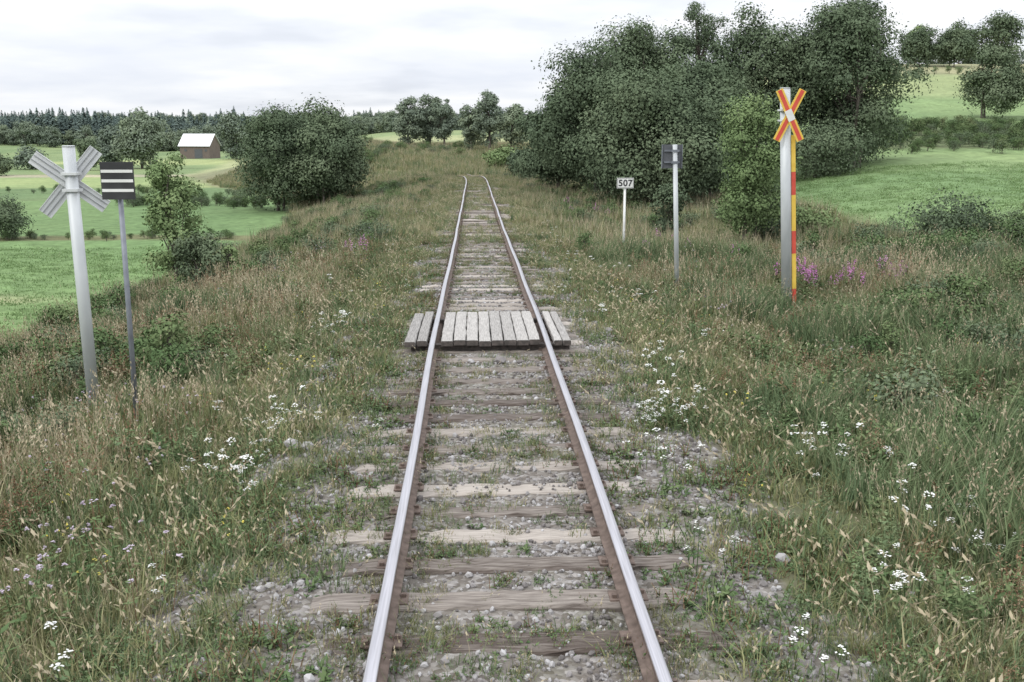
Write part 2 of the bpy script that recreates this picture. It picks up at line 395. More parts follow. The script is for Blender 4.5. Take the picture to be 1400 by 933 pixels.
o=bpy.data.objects.new('digits',cu); scene.collection.objects.link(o); o.location=(bx,by-.0715,kz-.005); o.rotation_euler=(R(90),0,0); o.parent=e
# ------------------------------------------------------------------ barn
e=empty('wooden_barn')
bx,by=-99.,380.; bz=gz(bx,by)+.6
mb=MB(); w,d,h,rf=11.5,8.,4.2,8.0
mb.add([(-w/2,-d/2,-3),(w/2,-d/2,-3),(w/2,d/2,-3),(-w/2,d/2,-3),(-w/2,-d/2,h),(w/2,-d/2,h),(w/2,d/2,h),(-w/2,d/2,h),(-w/2,0,rf),(w/2,0,rf)],
 [(0,1,5,4),(1,2,6,9,5),(2,3,7,6),(3,0,4,8,7)],0)
obj('walls',mb.mesh('walls',[M_barnw]),parent=e)
mb=MB()
for sgn in(-1,1):
    ex=.5; y0=sgn*(d/2+.5); zl=h-(rf-h)*.5/(d/2)
    vs=[(-w/2-ex,y0,zl+.05),(w/2+ex,y0,zl+.05),(w/2+ex,0,rf+.05),(-w/2-ex,0,rf+.05),(-w/2-ex,y0,zl+.17),(w/2+ex,y0,zl+.17),(w/2+ex,0,rf+.17),(-w/2-ex,0,rf+.17)]
    mb.add(vs,[(0,3,2,1),(4,5,6,7),(0,1,5,4),(1,2,6,5),(3,0,4,7)])
obj('roof',mb.mesh('roof',[M_roof]),parent=e)
mb=MB(); mb.box((1.5,-d/2-.04,1.2),(3,.08,3.2),0); mb.box((-3.5,-d/2-.04,2.4),(.9,.08,.8),0); mb.box((4.4,-d/2-.04,2.4),(.9,.08,.8),0)
obj('door_and_windows',mb.mesh('door',[M_dgrey]),parent=e)
e.location=(bx,by,bz); e.rotation_euler=(0,0,R(-14))
# ------------------------------------------------------------------ leaves / trees
def leafquads(c,n,a,b,rg):
    u=rg.normal(size=c.shape); u-= (u*n).sum(1,keepdims=True)*n; u/=np.linalg.norm(u,axis=1,keepdims=True)+1e-9
    v=np.cross(n,u)
    a=a[:,None];b=b[:,None]
    return np.stack([c-u*a,c+v*b-u*a*.1,c+u*a,c-v*b-u*a*.1],1)
def tubes(segs,n=6):
    V=[];Q=[]
    for p,q,r0,r1 in segs:
        p=Vector(p);q=Vector(q);d=(q-p).normalized(); a=d.orthogonal().normalized(); b=d.cross(a); k=len(V)
        for c,rr in((p,r0),(q,r1)):
            for i in range(n):
                t=2*math.pi*i/n; V.append(tuple(c+a*math.cos(t)*rr+b*math.sin(t)*rr))
        Q+=[(k+i,k+(i+1)%n,k+n+(i+1)%n,k+n+i) for i in range(n)]
    return np.array(V),np.array(Q)
def tree_mesh(name,h,w,nleaf,ls,seed,low=.0,mat=M_leaf_dark,nl=34,sparse=False,top=.5,stems=1,lobe=.30):
    rg=np.random.default_rng(seed)
    rx=w/2*.78; z0=h*low; rz=(h-z0)/2; zc=z0+rz
    d=rg.normal(size=(nl,3)); d/=np.linalg.norm(d,axis=1,keepdims=True)
    rad=rg.uniform(.35,1.0,nl)**.6
    lc=d*rad[:,None]*np.array([rx,rx,rz*.82])
    tz=(lc[:,2]/rz+1)/2
    prof_=np.where(tz<top,1.0,1-.45*((tz-top)/(1-top))**1.5)
    lc[:,:2]*=prof_[:,None]; lc[:,2]+=zc
    lc[:,:2]+=rg.normal(0,.06*w,size=(nl,2))
    lr=w*lobe*rg.uniform(.4,1.0,nl)*(.75 if sparse else 1)
    wts=lr**2; wts/=wts.sum()
    k=rg.choice(nl,nleaf,p=wts)
    dd=rg.normal(size=(nleaf,3)); dd/=np.linalg.norm(dd,axis=1,keepdims=True)
    dd[:,2]=np.where(rg.random(nleaf)<.45,np.abs(dd[:,2]),dd[:,2])
    rr=lr[k]*(rg.uniform(.25,1.0,nleaf)**.45)
    rr*=1+.28*np.sin(dd[:,0]*7+k)*np.sin(dd[:,1]*8+k*2)+.13*rg.normal(size=nleaf)
    c=lc[k]+dd*rr[:,None]*np.array([1,1,.85])
    keep=c[:,2]>.05; c=c[keep];k=k[keep];dd=dd[keep]; N_=len(c)
    n=dd*1.1+rg.normal(size=(N_,3))*.38+np.array([0,0,.25]); n/=np.linalg.norm(n,axis=1,keepdims=True)
    s=ls*rg.uniform(.6,1.3,N_)
    Q=leafquads(c,n,s,s*.6,rg)
    lobeR=rg.random(nl)
    r=np.clip(.6*lobeR[k]+.4*rg.random(N_),0,1)
    segs=[]
    for s_ in range(stems):
        bx=rg.normal(0,.08*w) if stems>1 else 0; by=rg.normal(0,.08*w) if stems>1 else 0
        tr=.022*h/(stems**.5)
        p=[Vector((bx,by,-.4))]
        for q_ in range(1,5):
            p.append(Vector((bx+rg.normal(0,.02*w)*q_,by+rg.normal(0,.02*w)*q_,h*.88*q_/4)))
        for q_ in range(4): segs.append((p[q_],p[q_+1],tr*(1-q_*.23),tr*(1-(q_+1)*.23)+.004))
        for j in rg.choice(nl,min(nl,14),replace=False):
            f=rg.uniform(.15,.75); q_=min(3,int(f*4)); a=p[q_].lerp(p[q_+1],f*4-q_); b=Vector(lc[j])
            mid=a.lerp(b,.5)+Vector((0,0,.05*h))
            segs.append((a,mid,tr*.38,tr*.22)); segs.append((mid,b,tr*.22,tr*.08))
    Vt,Qt=tubes(segs)
    V=np.concatenate([Q.reshape(-1,3),Vt]); nq=len(Q)
    quads=np.concatenate([np.arange(nq*4).reshape(-1,4),Qt+nq*4])
    mi=np.concatenate([np.zeros(nq,int),np.ones(len(Qt),int)])
    rn=np.concatenate([np.repeat(r,4),np.full(len(Vt),.5)])
    return build(name,V,quads,mq=mi,rnd=rn,mats=[mat,M_bark])
seed=100
def tree(name,x,y,h,w,nleaf,ls,dz=0,**kw):
    global seed; seed+=1
    o=obj(name,tree_mesh(name,h,w,nleaf,ls,seed,**kw),(x,y,gz(x,y)+dz)); o.rotation_euler=(0,0,seed*1.3); return o
tree('willow_tree',6.9,60,9.0,6.6,52000,.085,stems=3,nl=70,lobe=.25)
tree('willow_tree',8.6,50,7.3,7.2,64000,.075,stems=3,nl=80,lobe=.24)
tree('willow_tree',11.5,54,8.0,6.2,38000,.08,stems=3,nl=56,lobe=.25)
tree('willow_tree',5.4,66,7.0,5.0,22000,.095,stems=2,nl=40,lobe=.25)
tree('willow_tree',10.9,69,11.8,8.2,46000,.095,stems=2,nl=64,lobe=.25)
tree('birch_tree',15.2,72,13.2,5.2,24000,.062,mat=M_leaf_dark,low=.25,sparse=True,nl=60,lobe=.22)
tree('willow_tree',18.4,68,11.6,7.4,58000,.09,stems=3,nl=70,low=.03,lobe=.24)
tree('willow_tree',23.4,66,10.8,7.8,64000,.09,stems=3,nl=80,low=.04,lobe=.24)
tree('willow_tree',15.0,63,6.8,6.0,26000,.09,stems=3,nl=40,lobe=.25)
tree('willow_bush',26.0,70,3.2,6.0,12000,.09,stems=3,nl=30)
tree('willow_bush',20.5,62,2.8,6.0,12000,.08,stems=3,nl=30)
tree('willow_bush',4.3,88,2.6,3.0,5000,.09,stems=3,nl=24)
tree('willow_bush',4.8,80,2.8,3.0,6000,.09,stems=3,nl=24)
tree('young_birch',8.25,31.6,5.0,2.5,21000,.044,mat=M_leaf_lt,stems=2,nl=60,lobe=.26,top=.3)
tree('willow_bush',9.1,33.0,2.4,2.0,5000,.05,stems=3,nl=24)
tree('willow_bush',11.0,34,1.4,1.6,2500,.05,stems=3,nl=20,mat=M_leaf_lt)
tree('willow_bush',6.4,35,2.3,1.2,3000,.055,stems=2,nl=20)
tree('willow_bush',13.6,29,1.3,2.6,4000,.045,stems=3,nl=26)
tree('willow_tree',-14.7,80,8.4,7.4,48000,.095,stems=3,nl=64,lobe=.26)
tree('willow_tree',-10.8,78,7.2,6.4,36000,.095,stems=3,nl=54,lobe=.26)
tree('willow_tree',-12.8,84,8.0,6.5,14000,.12,stems=3,nl=40)
tree('rowan_sapling',-8.9,30,4.6,1.9,8000,.05,mat=M_leaf_lt,nl=44,lobe=.24,top=.3)
tree('rowan_sapling',-8.2,29.5,2.0,1.5,4600,.045,mat=M_leaf_dark,nl=24,stems=2)
tree('rowan_sapling',-7.4,30,1.6,.75,1500,.045,mat=M_leaf_lt,nl=16)
tree('willow_bush',-24.6,55,2.2,2.5,5500,.06,nl=24,stems=3)
tree('deciduous_tree',-80,250,13.5,13,11000,.32,mat=M_leaf_far,nl=50,stems=2,lobe=.24)
tree('deciduous_tree',-90,262,10,8,5000,.34,mat=M_leaf_far,nl=34)
tree('deciduous_tree',-86,235,8,5,3500,.3,mat=M_leaf_dark,nl=28)
tree('willow_bush',-91,200,4.2,5.6,2500,.28,mat=M_leaf_dark,nl=24,stems=2)
tree('willow_bush',-101,240,5,8,2500,.3,mat=M_leaf_far,nl=24,stems=2)
tree('deciduous_tree',-77,340,15,11,6000,.42,mat=M_leaf_far,nl=38)
tree('deciduous_tree',-68,330,12,12,6000,.42,mat=M_leaf_far,nl=38)
tree('deciduous_tree',-10.6,170,8.8,5.2,8000,.17,mat=M_leaf_far,nl=40,lobe=.25)
tree('deciduous_tree',-7.4,172,9.4,5.2,8000,.17,mat=M_leaf_far,nl=40,lobe=.25)
tree('deciduous_tree',-4.9,168,8.8,4.5,7000,.17,mat=M_leaf_far,nl=34,lobe=.25)
tree('deciduous_tree',-.5,153,7.6,4.2,7000,.16,mat=M_leaf_far,nl=34,lobe=.25)
tree('deciduous_tree',2.0,150,9.2,4.8,8000,.16,mat=M_leaf_far,nl=38,lobe=.25)
tree('deciduous_tree',5.6,160,7.5,4.6,6000,.18,mat=M_leaf_far,nl=34,lobe=.25)
tree('willow_bush',3.2,118,2.4,4.,3000,.15,nl=24,stems=2,mat=M_leaf_lt)
tree('willow_bush',5.0,103,2.8,4.,5000,.13,nl=24,stems=2)
tree('deciduous_tree',50.4,100,7.4,6.8,19000,.12,nl=46,stems=2,lobe=.25)
tree('deciduous_tree',81,190,6.4,7,8000,.2,nl=38,stems=2)
tree('deciduous_tree',87,190,6.8,7,8000,.2,nl=38,stems=2)
tree('deciduous_tree',99,212,9,9,8000,.24,nl=34,stems=2)
tree('deciduous_tree',107,212,10,10,8000,.24,nl=34,stems=2)
tree('birch_tree',95,225,9,6,2500,.26,mat=M_leaf_lt,nl=24,low=.25,sparse=True)
# ------------------------------------------------------------------ scatter
def scatter(name,protos,P,rot,scl):
    col=bpy.data.collections.new(name+'_kinds')
    for p_ in protos: col.objects.link(p_)
    me=bpy.data.meshes.new(name); me.vertices.add(len(P)); me.vertices.foreach_set('co',np.asarray(P,np.float32).ravel())
    n=len(P)
    a=me.attributes.new('rot','FLOAT_VECTOR','POINT'); a.data.foreach_set('vector',np.asarray(rot,np.float32).ravel())
    a=me.attributes.new('scl','FLOAT_VECTOR','POINT')
    scl=np.asarray(scl,np.float32)
    if scl.ndim==1: scl=np.stack([scl]*3,1)
    a.data.foreach_set('vector',scl.ravel())
    a=me.attributes.new('kind','INT','POINT'); a.data.foreach_set('value',rng.integers(0,len(protos),n).astype(np.int32))
    o=obj(name,me)
    ng=bpy.data.node_groups.new(name,'GeometryNodeTree')
    ng.interface.new_socket(name='Geometry',in_out='INPUT',socket_type='NodeSocketGeometry')
    ng.interface.new_socket(name='Geometry',in_out='OUTPUT',socket_type='NodeSocketGeometry')
    N=ng.nodes;L=ng.links
    gi=N.new('NodeGroupInput');go=N.new('NodeGroupOutput')
    ip=N.new('GeometryNodeInstanceOnPoints'); ci=N.new('GeometryNodeCollectionInfo')
    ci.inputs['Collection'].default_value=col; ci.inputs['Separate Children'].default_value=True; ci.inputs['Reset Children'].default_value=True
    def na(nm,ty):
        x=N.new('GeometryNodeInputNamedAttribute'); x.data_type=ty; x.inputs['Name'].default_value=nm; return x.outputs['Attribute']
    L.new(gi.outputs[0],ip.inputs['Points']); L.new(ci.outputs[0],ip.inputs['Instance']); ip.inputs['Pick Instance'].default_value=True
    L.new(na('kind','INT'),ip.inputs['Instance Index']); L.new(na('rot','FLOAT_VECTOR'),ip.inputs['Rotation']); L.new(na('scl','FLOAT_VECTOR'),ip.inputs['Scale'])
    L.new(ip.outputs[0],go.inputs[0])
    md=o.modifiers.new('scatter','NODES'); md.node_group=ng
    return o
def place(name,protos,x,y,smin,smax,tilt=.12,sink=0.,hmul=None):
    n=len(x)
    if n==0: return
    z=ground(x,y)-sink
    rot=np.stack([rng.normal(0,tilt,n),rng.normal(0,tilt,n),rng.uniform(0,6.28,n)],1)
    s=rng.uniform(smin,smax,n)
    if hmul is not None: s=s*hmul
    return scatter(name,protos,np.stack([x,y,z],1),rot,s)
def blades(name,n,rad,h0,h1,w,mats,seed,lean=.35,straw=0,mstraw=1,head=True,curl=.25):
    rg=np.random.default_rng(seed); V=[];Q=[];T=[];mq=[];mt=[];r=[]
    for i in range(n):
        a=rg.uniform(0,6.28); q=rad*math.sqrt(rg.random()); p=np.array([q*math.cos(a),q*math.sin(a),-.03])
        isS=i<straw
        h=rg.uniform(h0,h1)*(1.35 if isS else 1); ld=rg.uniform(0,6.28); le=abs(rg.normal(0,lean))*h*(.5 if isS else 1)
        d=np.array([math.cos(ld),math.sin(ld),0]); sd=rg.uniform(0,6.28); sv=np.array([math.cos(sd),math.sin(sd),0])*w*(.35 if isS else rg.uniform(.6,1.2))
        p1=p+d*le*.35+np.array([0,0,h*.55]); p2=p+d*le*(1+curl)+np.array([0,0,h*(1-(.0 if isS else rg.uniform(0,curl)))])
        k=len(V); V+=[p-sv,p+sv,p1+sv*.8,p1-sv*.8,p2]; Q.append((k,k+1,k+2,k+3)); T.append((k+3,k+2,k+4))
        m_=mstraw if isS else 0; mq.append(m_); mt.append(m_); r+=[rg.random()]*5
        if isS and head:
            dd=(p2-p1)/np.linalg.norm(p2-p1)
            for j in range(5):
                c=p2+dd*(-.02*j)*1.0+rg.normal(0,.006,3); u=dd*.014+rg.normal(0,.004,3); s2=np.cross(u,rg.normal(size=3)); s2=s2/np.linalg.norm(s2)*.006
                k=len(V); V+=[c-u,c+s2,c+u,c-s2]; Q.append((k,k+1,k+2,k+3)); mq.append(m_); r+=[rg.random()]*4
    me=build(name,np.array(V),np.array(Q),np.array(T),np.array(mq),np.array(mt),np.array(r),mats)
    return obj(name,me,link=False)
def plant(name,stems,h0,h1,rad,leafn,ls,mats,seed,topn=0,tops=.03,topspread=.035,lean=.2,spike=False):
    rg=np.random.default_rng(seed); V=[];Q=[];mq=[];r=[]
    def lq(c,u,s,m):
        k=len(V); V.extend([c-u,c+s-u*.1,c+u,c-s-u*.1]); Q.append((k,k+1,k+2,k+3)); mq.append(m); r.extend([rg.random()]*4)
    for i in range(stems):
        a=rg.uniform(0,6.28); q=rad*math.sqrt(rg.random()); p=np.array([q*math.cos(a),q*math.sin(a),-.03]); h=rg.uniform(h0,h1)
        ld=rg.uniform(0,6.28); tip=p+np.array([math.cos(ld)*lean*h*rg.random(),math.sin(ld)*lean*h*rg.random(),h])
        for ang in(0,1.57):
            sv=np.array([math.cos(ang),math.sin(ang),0])*.0035
            k=len(V); V.extend([p-sv,p+sv,tip+sv*.5,tip-sv*.5]); Q.append((k,k+1,k+2,k+3)); mq.append(1); r.extend([rg.random()]*4)
        for j in range(leafn):
            f=rg.uniform(.05,.92); c=p+(tip-p)*f; an=rg.uniform(0,6.28); l=ls*rg.uniform(.6,1.3)*(1.2-.6*f)
            u=np.array([math.cos(an),math.sin(an),rg.uniform(-.3,.7)])*l; s=np.cross(u,[0,0,1]); s=s/(np.linalg.norm(s)+1e-9)*l*.38+rg.normal(0,.1*l,3)
            lq(c+u*.9,u,s,0)
        ts=topspread*rg.uniform(.5,1.15)
        for j in range(topn):
            if spike:
                f=rg.random(); c=tip-(tip-p)*.32*f+rg.normal(0,.012+.018*f,3)
                u=rg.normal(size=3); u=u/np.linalg.norm(u)*tops
            else:
                an=rg.uniform(0,6.28); q=ts*math.sqrt(rg.random()); c=tip+np.array([q*math.cos(an),q*math.sin(an),.012-(q/ts)**2*.014+rg.normal(0,.004)])
                u=np.array([math.cos(an*3),math.sin(an*3),rg.normal(0,.25)])*tops
            s=np.cross(u,[.1,.2,1] if not spike else rg.normal(size=3)); s=s/(np.linalg.norm(s)+1e-9)*tops*.85
            lq(c,u,s,2)
    me=build(name,np.array(V),np.array(Q),None,np.array(mq),0,np.array(r),mats)
    return obj(name,me,link=False)
P_short=[blades('short_grass_a',46,.12,.05,.16,.0035,[M_grass,M_straw],1,lean=.6,straw=4),blades('short_grass_b',46,.14,.05,.2,.004,[M_grassg,M_straw],2,lean=.6,straw=2),blades('short_grass_c',40,.10,.04,.14,.0035,[M_grass,M_straw],3,lean=.7)]
P_mid=[blades('meadow_grass_a',56,.2,.22,.5,.005,[M_grass,M_straw],4,straw=6),blades('meadow_grass_b',56,.2,.2,.45,.0055,[M_grassg,M_straw],5,straw=2),blades('meadow_grass_c',50,.2,.25,.6,.005,[M_grass,M_straw],6,straw=12),blades('meadow_grass_d',50,.2,.2,.5,.005,[M_grassg,M_reddish],7,straw=6)]
P_lush=[blades('lush_grass_a',64,.22,.3,.65,.0065,[M_grassg,M_straw],8,straw=4),blades('lush_grass_b',64,.22,.3,.6,.0065,[M_grassg,M_straw],9,straw=2)]
P_far=[blades('far_grass_a',48,.4,.25,.6,.013,[M_grass,M_straw],10,straw=8,head=False),blades('far_grass_b',48,.4,.25,.6,.013,[M_grassg,M_straw],11,straw=3,head=False),blades('far_grass_c',48,.4,.2,.5,.014,[M_grass,M_straw],12,straw=12,head=False)]
P_field=[blades('field_grass_a',60,.6,.03,.07,.012,[M_field,M_straw],13,lean=.6,head=False),blades('field_grass_b',60,.6,.03,.08,.012,[M_field,M_straw],14,lean=.6,straw=1,head=False)]
P_low=[plant('low_weed_a',14,.03,.1,.13,9,.022,[M_weed,M_weed,M_white],20,lean=.8),plant('low_weed_b',16,.04,.14,.14,10,.018,[M_weed,M_reddish,M_white],21,lean=.8),plant('low_weed_c',14,.04,.12,.12,12,.014,[M_grassg,M_weed,M_yellow],22,lean=.8)]
P_weed=[plant('tall_weed_a',9,.3,.6,.16,18,.05,[M_weed,M_weed,M_white],23),plant('tall_weed_b',10,.3,.7,.18,20,.038,[M_grassg,M_weed,M_white],24),plant('tall_weed_c',8,.35,.65,.15,16,.045,[M_weed,M_reddish,M_reddish],25,topn=16,tops=.01,spike=True)]
P_yar=[plant('yarrow_a',3,.12,.30,.12,7,.022,[M_grassg,M_weed,M_white],26,topn=16,tops=.0075,topspread=.032),plant('yarrow_b',5,.10,.28,.18,7,.022,[M_weed,M_weed,M_white],27,topn=14,tops=.007,topspread=.028),plant('yarrow_c',2,.16,.32,.10,7,.022,[M_weed,M_weed,M_white],28,topn=18,tops=.008,topspread=.036)]
P_lil=[plant('thistle_a',5,.3,.6,.16,10,.035,[M_weed,M_weed,M_lilac],29,topn=9,tops=.010,topspread=.018),plant('thistle_b',4,.3,.55,.2,10,.03,[M_weed,M_reddish,M_lilac],30,topn=7,tops=.010,topspread=.016)]
P_fire=[plant('fireweed_a',3,.7,1.0,.2,26,.05,[M_weed,M_reddish,M_magenta],31,topn=28,tops=.015,spike=True,lean=.1),plant('fireweed_b',3,.6,.95,.15,26,.05,[M_weed,M_reddish,M_magenta],32,topn=24,tops=.015,spike=True,lean=.12)]
P_yel=[plant('hawkbit_a',5,.2,.4,.15,4,.03,[M_weed,M_weed,M_yellow],33,topn=5,tops=.009,topspread=.012)]
def shrub(name,h,w,n,ls,seed,mat):
    return obj(name,tree_mesh(name,h,w,n,ls,seed,mat=mat,nl=14,stems=3,lobe=.34),link=False)
P_shrub=[shrub('raspberry_shrub_a',.9,1.0,1000,.036,60,M_weed),shrub('raspberry_shrub_b',.8,1.1,1000,.033,61,M_leaf_dark),shrub('raspberry_shrub_c',1.0,.9,950,.036,62,M_weed)]
def rnd_pts(n,x0,x1,y0,y1): return rng.uniform(x0,x1,n),rng.uniform(y0,y1,n)
def sel(x,y,p): k=rng.random(len(x))<p; return x[k],y[k]
def off_boards(x,y): return ~((np.abs(x)<1.25)&(y>12.95)&(y<15.8))
x,y=rnd_pts(13000,-2.9,2.9,3.5,32); a_=np.abs(x)
nn=fbm(x,y,1.1,71,2); gz_=gravel_zone(x,y)
edge_=np.exp(-((a_-.60)/.10)**2)+np.exp(-((a_-.93)/.11)**2)
pr=np.where(a_<1.25,.42*ss(.44,.62,nn)+.6*edge_*ss(.32,.52,nn),(1-.8*gz_)*.95*ss(.24,.42,nn)+.18*ss(.5,.6,nn))
pr=np.where(np.abs(a_-.752)<.075,0,pr)*off_boards(x,y)
x1_,y1_=sel(x,y,pr)
place('track_grass',P_short,x1_,y1_,.45,1.15,hmul=np.where(np.abs(x1_)<1.1,.75,1.25))
# low sward under the taller growth
x,y=rnd_pts(8500,-9,9,3.4,22); a_=np.abs(x)
x,y=sel(x,y,ss(1.7,2.3,a_)*(1-.85*gravel_zone(x,y)))
place('low_sward',P_short,x,y,1.1,2.1)
x,y=rnd_pts(10500,-2.6,2.6,3.5,32)
nn=fbm(x,y,1.4,75,2); x2_,y2_=sel(x,y,np.where(np.abs(x)<.5,.34,np.where(np.abs(x)<1.2,.55,.65*(1-.75*gravel_zone(x,y))+.1))*ss(.38,.57,nn)*off_boards(x,y)*(np.abs(np.abs(x)-.752)>.08))
place('track_weeds',P_low,x2_,y2_,.5,1.25,hmul=np.where(np.abs(x2_)<1.0,.75,1.25))
x,y=rnd_pts(13000,-2.6,2.6,30,100); nn=fbm(x,y,.5,77,2); a_=np.abs(x); far=ss(60,84,y)
x,y=sel(x,y,np.clip(np.where(a_<.62,.32,np.where(a_<1.3,.6,.95))*ss(.32,.56,nn)+far*.55,0,1)*(np.abs(a_-.752)>.08))
place('trackside_grass',P_short,x+cx(y),y,.9,1.6)
x,y=rnd_pts(15500,-11.5,13,3.5,30); a_=np.abs(x); nn=fbm(x,y,.7,81,2)
foot=1-.75*np.exp(-((y-14.4)/.8)**2)*(a_<5.5)
inner=np.where(x<0,2.2,2.05)+(nn-.5)*1.6
pr=ss(inner,inner+1.1,a_)*.9*foot*(.5+.5*ss(.3,.5,fbm(x,y,1.3,87,2)))
x,y=sel(x,y,pr); a_=np.abs(x)
hm=(.40+.62*ss(1.9,4.6,a_))*(.6+.8*ss(.3,.7,fbm(x,y,.8,89,2)))
hm*=1-.45*np.exp(-(((x+5.2)/1.6)**2+((y-12.6)/1.6)**2))
ls_=fbm(x,y,.25,83,2)
lush=((x>2.8)&(ls_+.20*ss(3,7,x)>.53))|((x<-3.5)&(ls_>.54))
place('meadow_grass',P_mid,x[~lush],y[~lush],.7,1.25,hmul=hm[~lush])
place('lush_grass',P_lush,x[lush],y[lush],.65,1.15,hmul=hm[lush])
x,y=rnd_pts(5600,-11,12,3.6,32); a_=np.abs(x); nn=fbm(x,y,.55,85,2)
x,y=sel(x,y,ss(1.8,3.4,a_)*ss(.42,.55,nn))
place('tall_weeds',P_weed,x,y,.5,1.15,hmul=.5+.5*ss(2,4,np.abs(x)))
def clusters(L_):
    xs_=[];ys_=[]
    for cx_,cy_,n,sx,sy in L_:
        xs_.append(rng.normal(cx_,sx,n)); ys_.append(rng.normal(cy_,sy,n))
    return np.concatenate(xs_),np.concatenate(ys_)
x,y=clusters([(1.7,9.7,14,.2,.2),(1.5,8.2,4,.2,.3),(3.1,7.5,6,.3,.5),(2.9,8.6,5,.4,.4),(2.2,12,6,.4,.5),(-1.9,9.0,7,.3,.2),(-2.3,8.1,5,.25,.3),(-2.5,15.4,9,.35,.3),(-2.35,10.3,4,.25,.2),(-2.7,5.9,2,.3,.4),(2.3,6.2,3,.3,.5),(3.4,6.4,5,.3,.5),(2.6,17.5,4,.4,1),(3.0,24,5,.5,3),(2.8,34,10,.6,4)])
x2_,y2_=rnd_pts(60,-5,5.5,4,30); x2_,y2_=sel(x2_,y2_,(np.abs(x2_)>1.3)*.7)
x=np.concatenate([x,x2_]);y=np.concatenate([y,y2_]); k=np.abs(x)>1.0; x=x[k];y=y[k]
place('yarrow_flowers',P_yar,x,y,.9,1.45,sink=-.06)
x,y=clusters([(-3.0,6.2,9,.3,.6),(-3.6,8.5,6,.5,.8),(-4.3,11,7,.6,1),(-5.5,13.5,6,1,1.5),(-5,24,14,1.2,4),(-3.6,34,16,1,6),(4.5,17,4,1,2),(5,30,10,.8,5),(-3.4,48,20,1,8),(4.2,50,16,1,9)])
place('thistle_flowers',P_lil,x,y,.8,1.2)
x,y=clusters([(7.3,21.6,13,.5,.35),(8.5,21.9,4,.5,.3),(-3.4,27,2,.2,1),(5.4,33,5,.9,3),(9.8,22,2,.5,.5),(4.8,46,5,1.2,6)])
place('fireweed_flowers',P_fire,x,y,.8,1.1)
x,y=rnd_pts(60,-6,8,5,26); x,y=sel(x,y,np.abs(x)>1.6)
place('yellow_flowers',P_yel,x,y,.7,1.1)
x,y=rnd_pts(20000,-14,16,29,92); s=x-cx(y); nn=fbm(x,y,.4,91,2)
lim=10.8+np.clip(y-60,0,600)*.16
x,y=sel(x,y,(s>-lim)*(np.abs(s)>1.7+(nn-.5)*1.2)*(x<13+.1*np.clip(y-33,0,99)))
place('verge_grass',P_far,x,y,.6,1.2,hmul=(.55+.45*ss(1.8,4,np.abs(x-cx(y))))*(.6+.8*ss(.3,.7,fbm(x,y,.35,92,2))))
x,y=rnd_pts(1900,-12,14,26,92); s=x-cx(y); nn=fbm(x,y,.3,93,2)
x,y=sel(x,y,(s>-lim.mean())*(np.abs(s)>3.2)*ss(.47,.6,nn)*.85)
place('verge_shrubs',P_shrub,x,y,.4,1.05)
x,y=clusters([(9.3,26.5,22,1.5,1.2),(12.5,27,26,1.5,1.3),(15.5,28,24,1.5,1.2),(12,23.5,9,1.2,.8),(-9.5,18.5,26,1.1,2.0),(-8.8,24,18,.9,2),(-9.0,14,20,1,1.5),(9.2,13.5,12,1,1.5),(10.6,17,16,1,1.5),(11.8,20.5,12,.8,1),(-6.5,16.5,10,.8,1),(6.3,14.5,6,.8,1),(-6.4,45,16,.8,6),(-4.3,58,20,.7,7),(18,28,14,2,1),(2.9,28,3,.2,1),(-6.4,10.5,8,.7,.8),(-4.3,14.6,6,.4,.5),(-7.5,12.5,8,.7,.7),(8.5,17.5,8,.8,.8),(5.3,11,4,.5,.7)])
place('raspberry_shrubs',P_shrub,x,y,.4,1.0)
x,y=rnd_pts(13000,-40,24,88,200); s=x-cxs(y); lim=10.8+np.clip(y-60,0,600)*.16
x,y=sel(x,y,(s>-lim)*(x<13+.1*(y-33))*((np.abs(s)>1.4)|(y>98)))
place('hill_grass',P_far,x,y,.9,1.8)
def row(n,x0,x1,y0,y1,j):
    t=rng.random(n); return x0+(x1-x0)*t+rng.normal(0,j,n)*.5, y0+(y1-y0)*t+rng.normal(0,j,n)
X_=[];Y_=[];S_=[]
for n,x0,x1,y0,y1,j,sc in((150,-60,-13,56,55,.5,.5),(260,20,75,80,83,3.0,1.2),(160,30,90,88,90,1.2,1.1),(140,12,28,73,80,2.0,1.5),(90,-30,-12,90,84,1.5,1.0),(80,-120,-20,132,112,.8,.9),(120,12,20,76,110,2,1.8),(40,60,120,165,170,3,1.2),(70,-22,-18,95,170,2,1.3),(60,-18,0,125,165,6,1.3)):
    a_,b_2=row(n,x0,x1,y0,y1,j); X_.append(a_);Y_.append(b_2);S_.append(np.full(n,sc))
x=np.concatenate(X_);y=np.concatenate(Y_)
place('hedgerow',P_shrub,x,y,.7,1.25,hmul=np.concatenate(S_))
x,y=rnd_pts(9000,-50,-10,12,50); s=x-cx(y)
x,y=sel(x,y,(s<-10.6)*(np.abs(x)<y*.62+9))
place('left_field_grass',P_field,x,y,.8,1.4,sink=.02)
x,y=rnd_pts(5000,12.5,45,31,64); x,y=sel(x,y,(x>13+.1*(y-33))*(x<y*.62+6))
place('right_field_grass',P_field,x,y,.8,1.4,sink=.02)
def stone(name,seed):
    import bmesh
    rg=np.random.default_rng(seed); bm=bmesh.new(); bmesh.ops.create_icosphere(bm,subdivisions=1,radius=.5)
    for v in bm.verts: v.co=Vector((v.co.x*rg.uniform(.75,1.15),v.co.y*rg.uniform(.65,1.05),v.co.z*rg.uniform(.5,.8)))
    me=bpy.data.meshes.new(name); bm.to_mesh(me); bm.free(); me.materials.append(M_stone); return obj(name,me,link=False)
P_st=[stone('ballast_stone_%s'%c,200+i) for i,c in enumerate('abcdef')]
x,y=rnd_pts(62000,-2.9,2.9,3.5,30); a_=np.abs(x); nn=fbm(x,y,1.3,95,2)
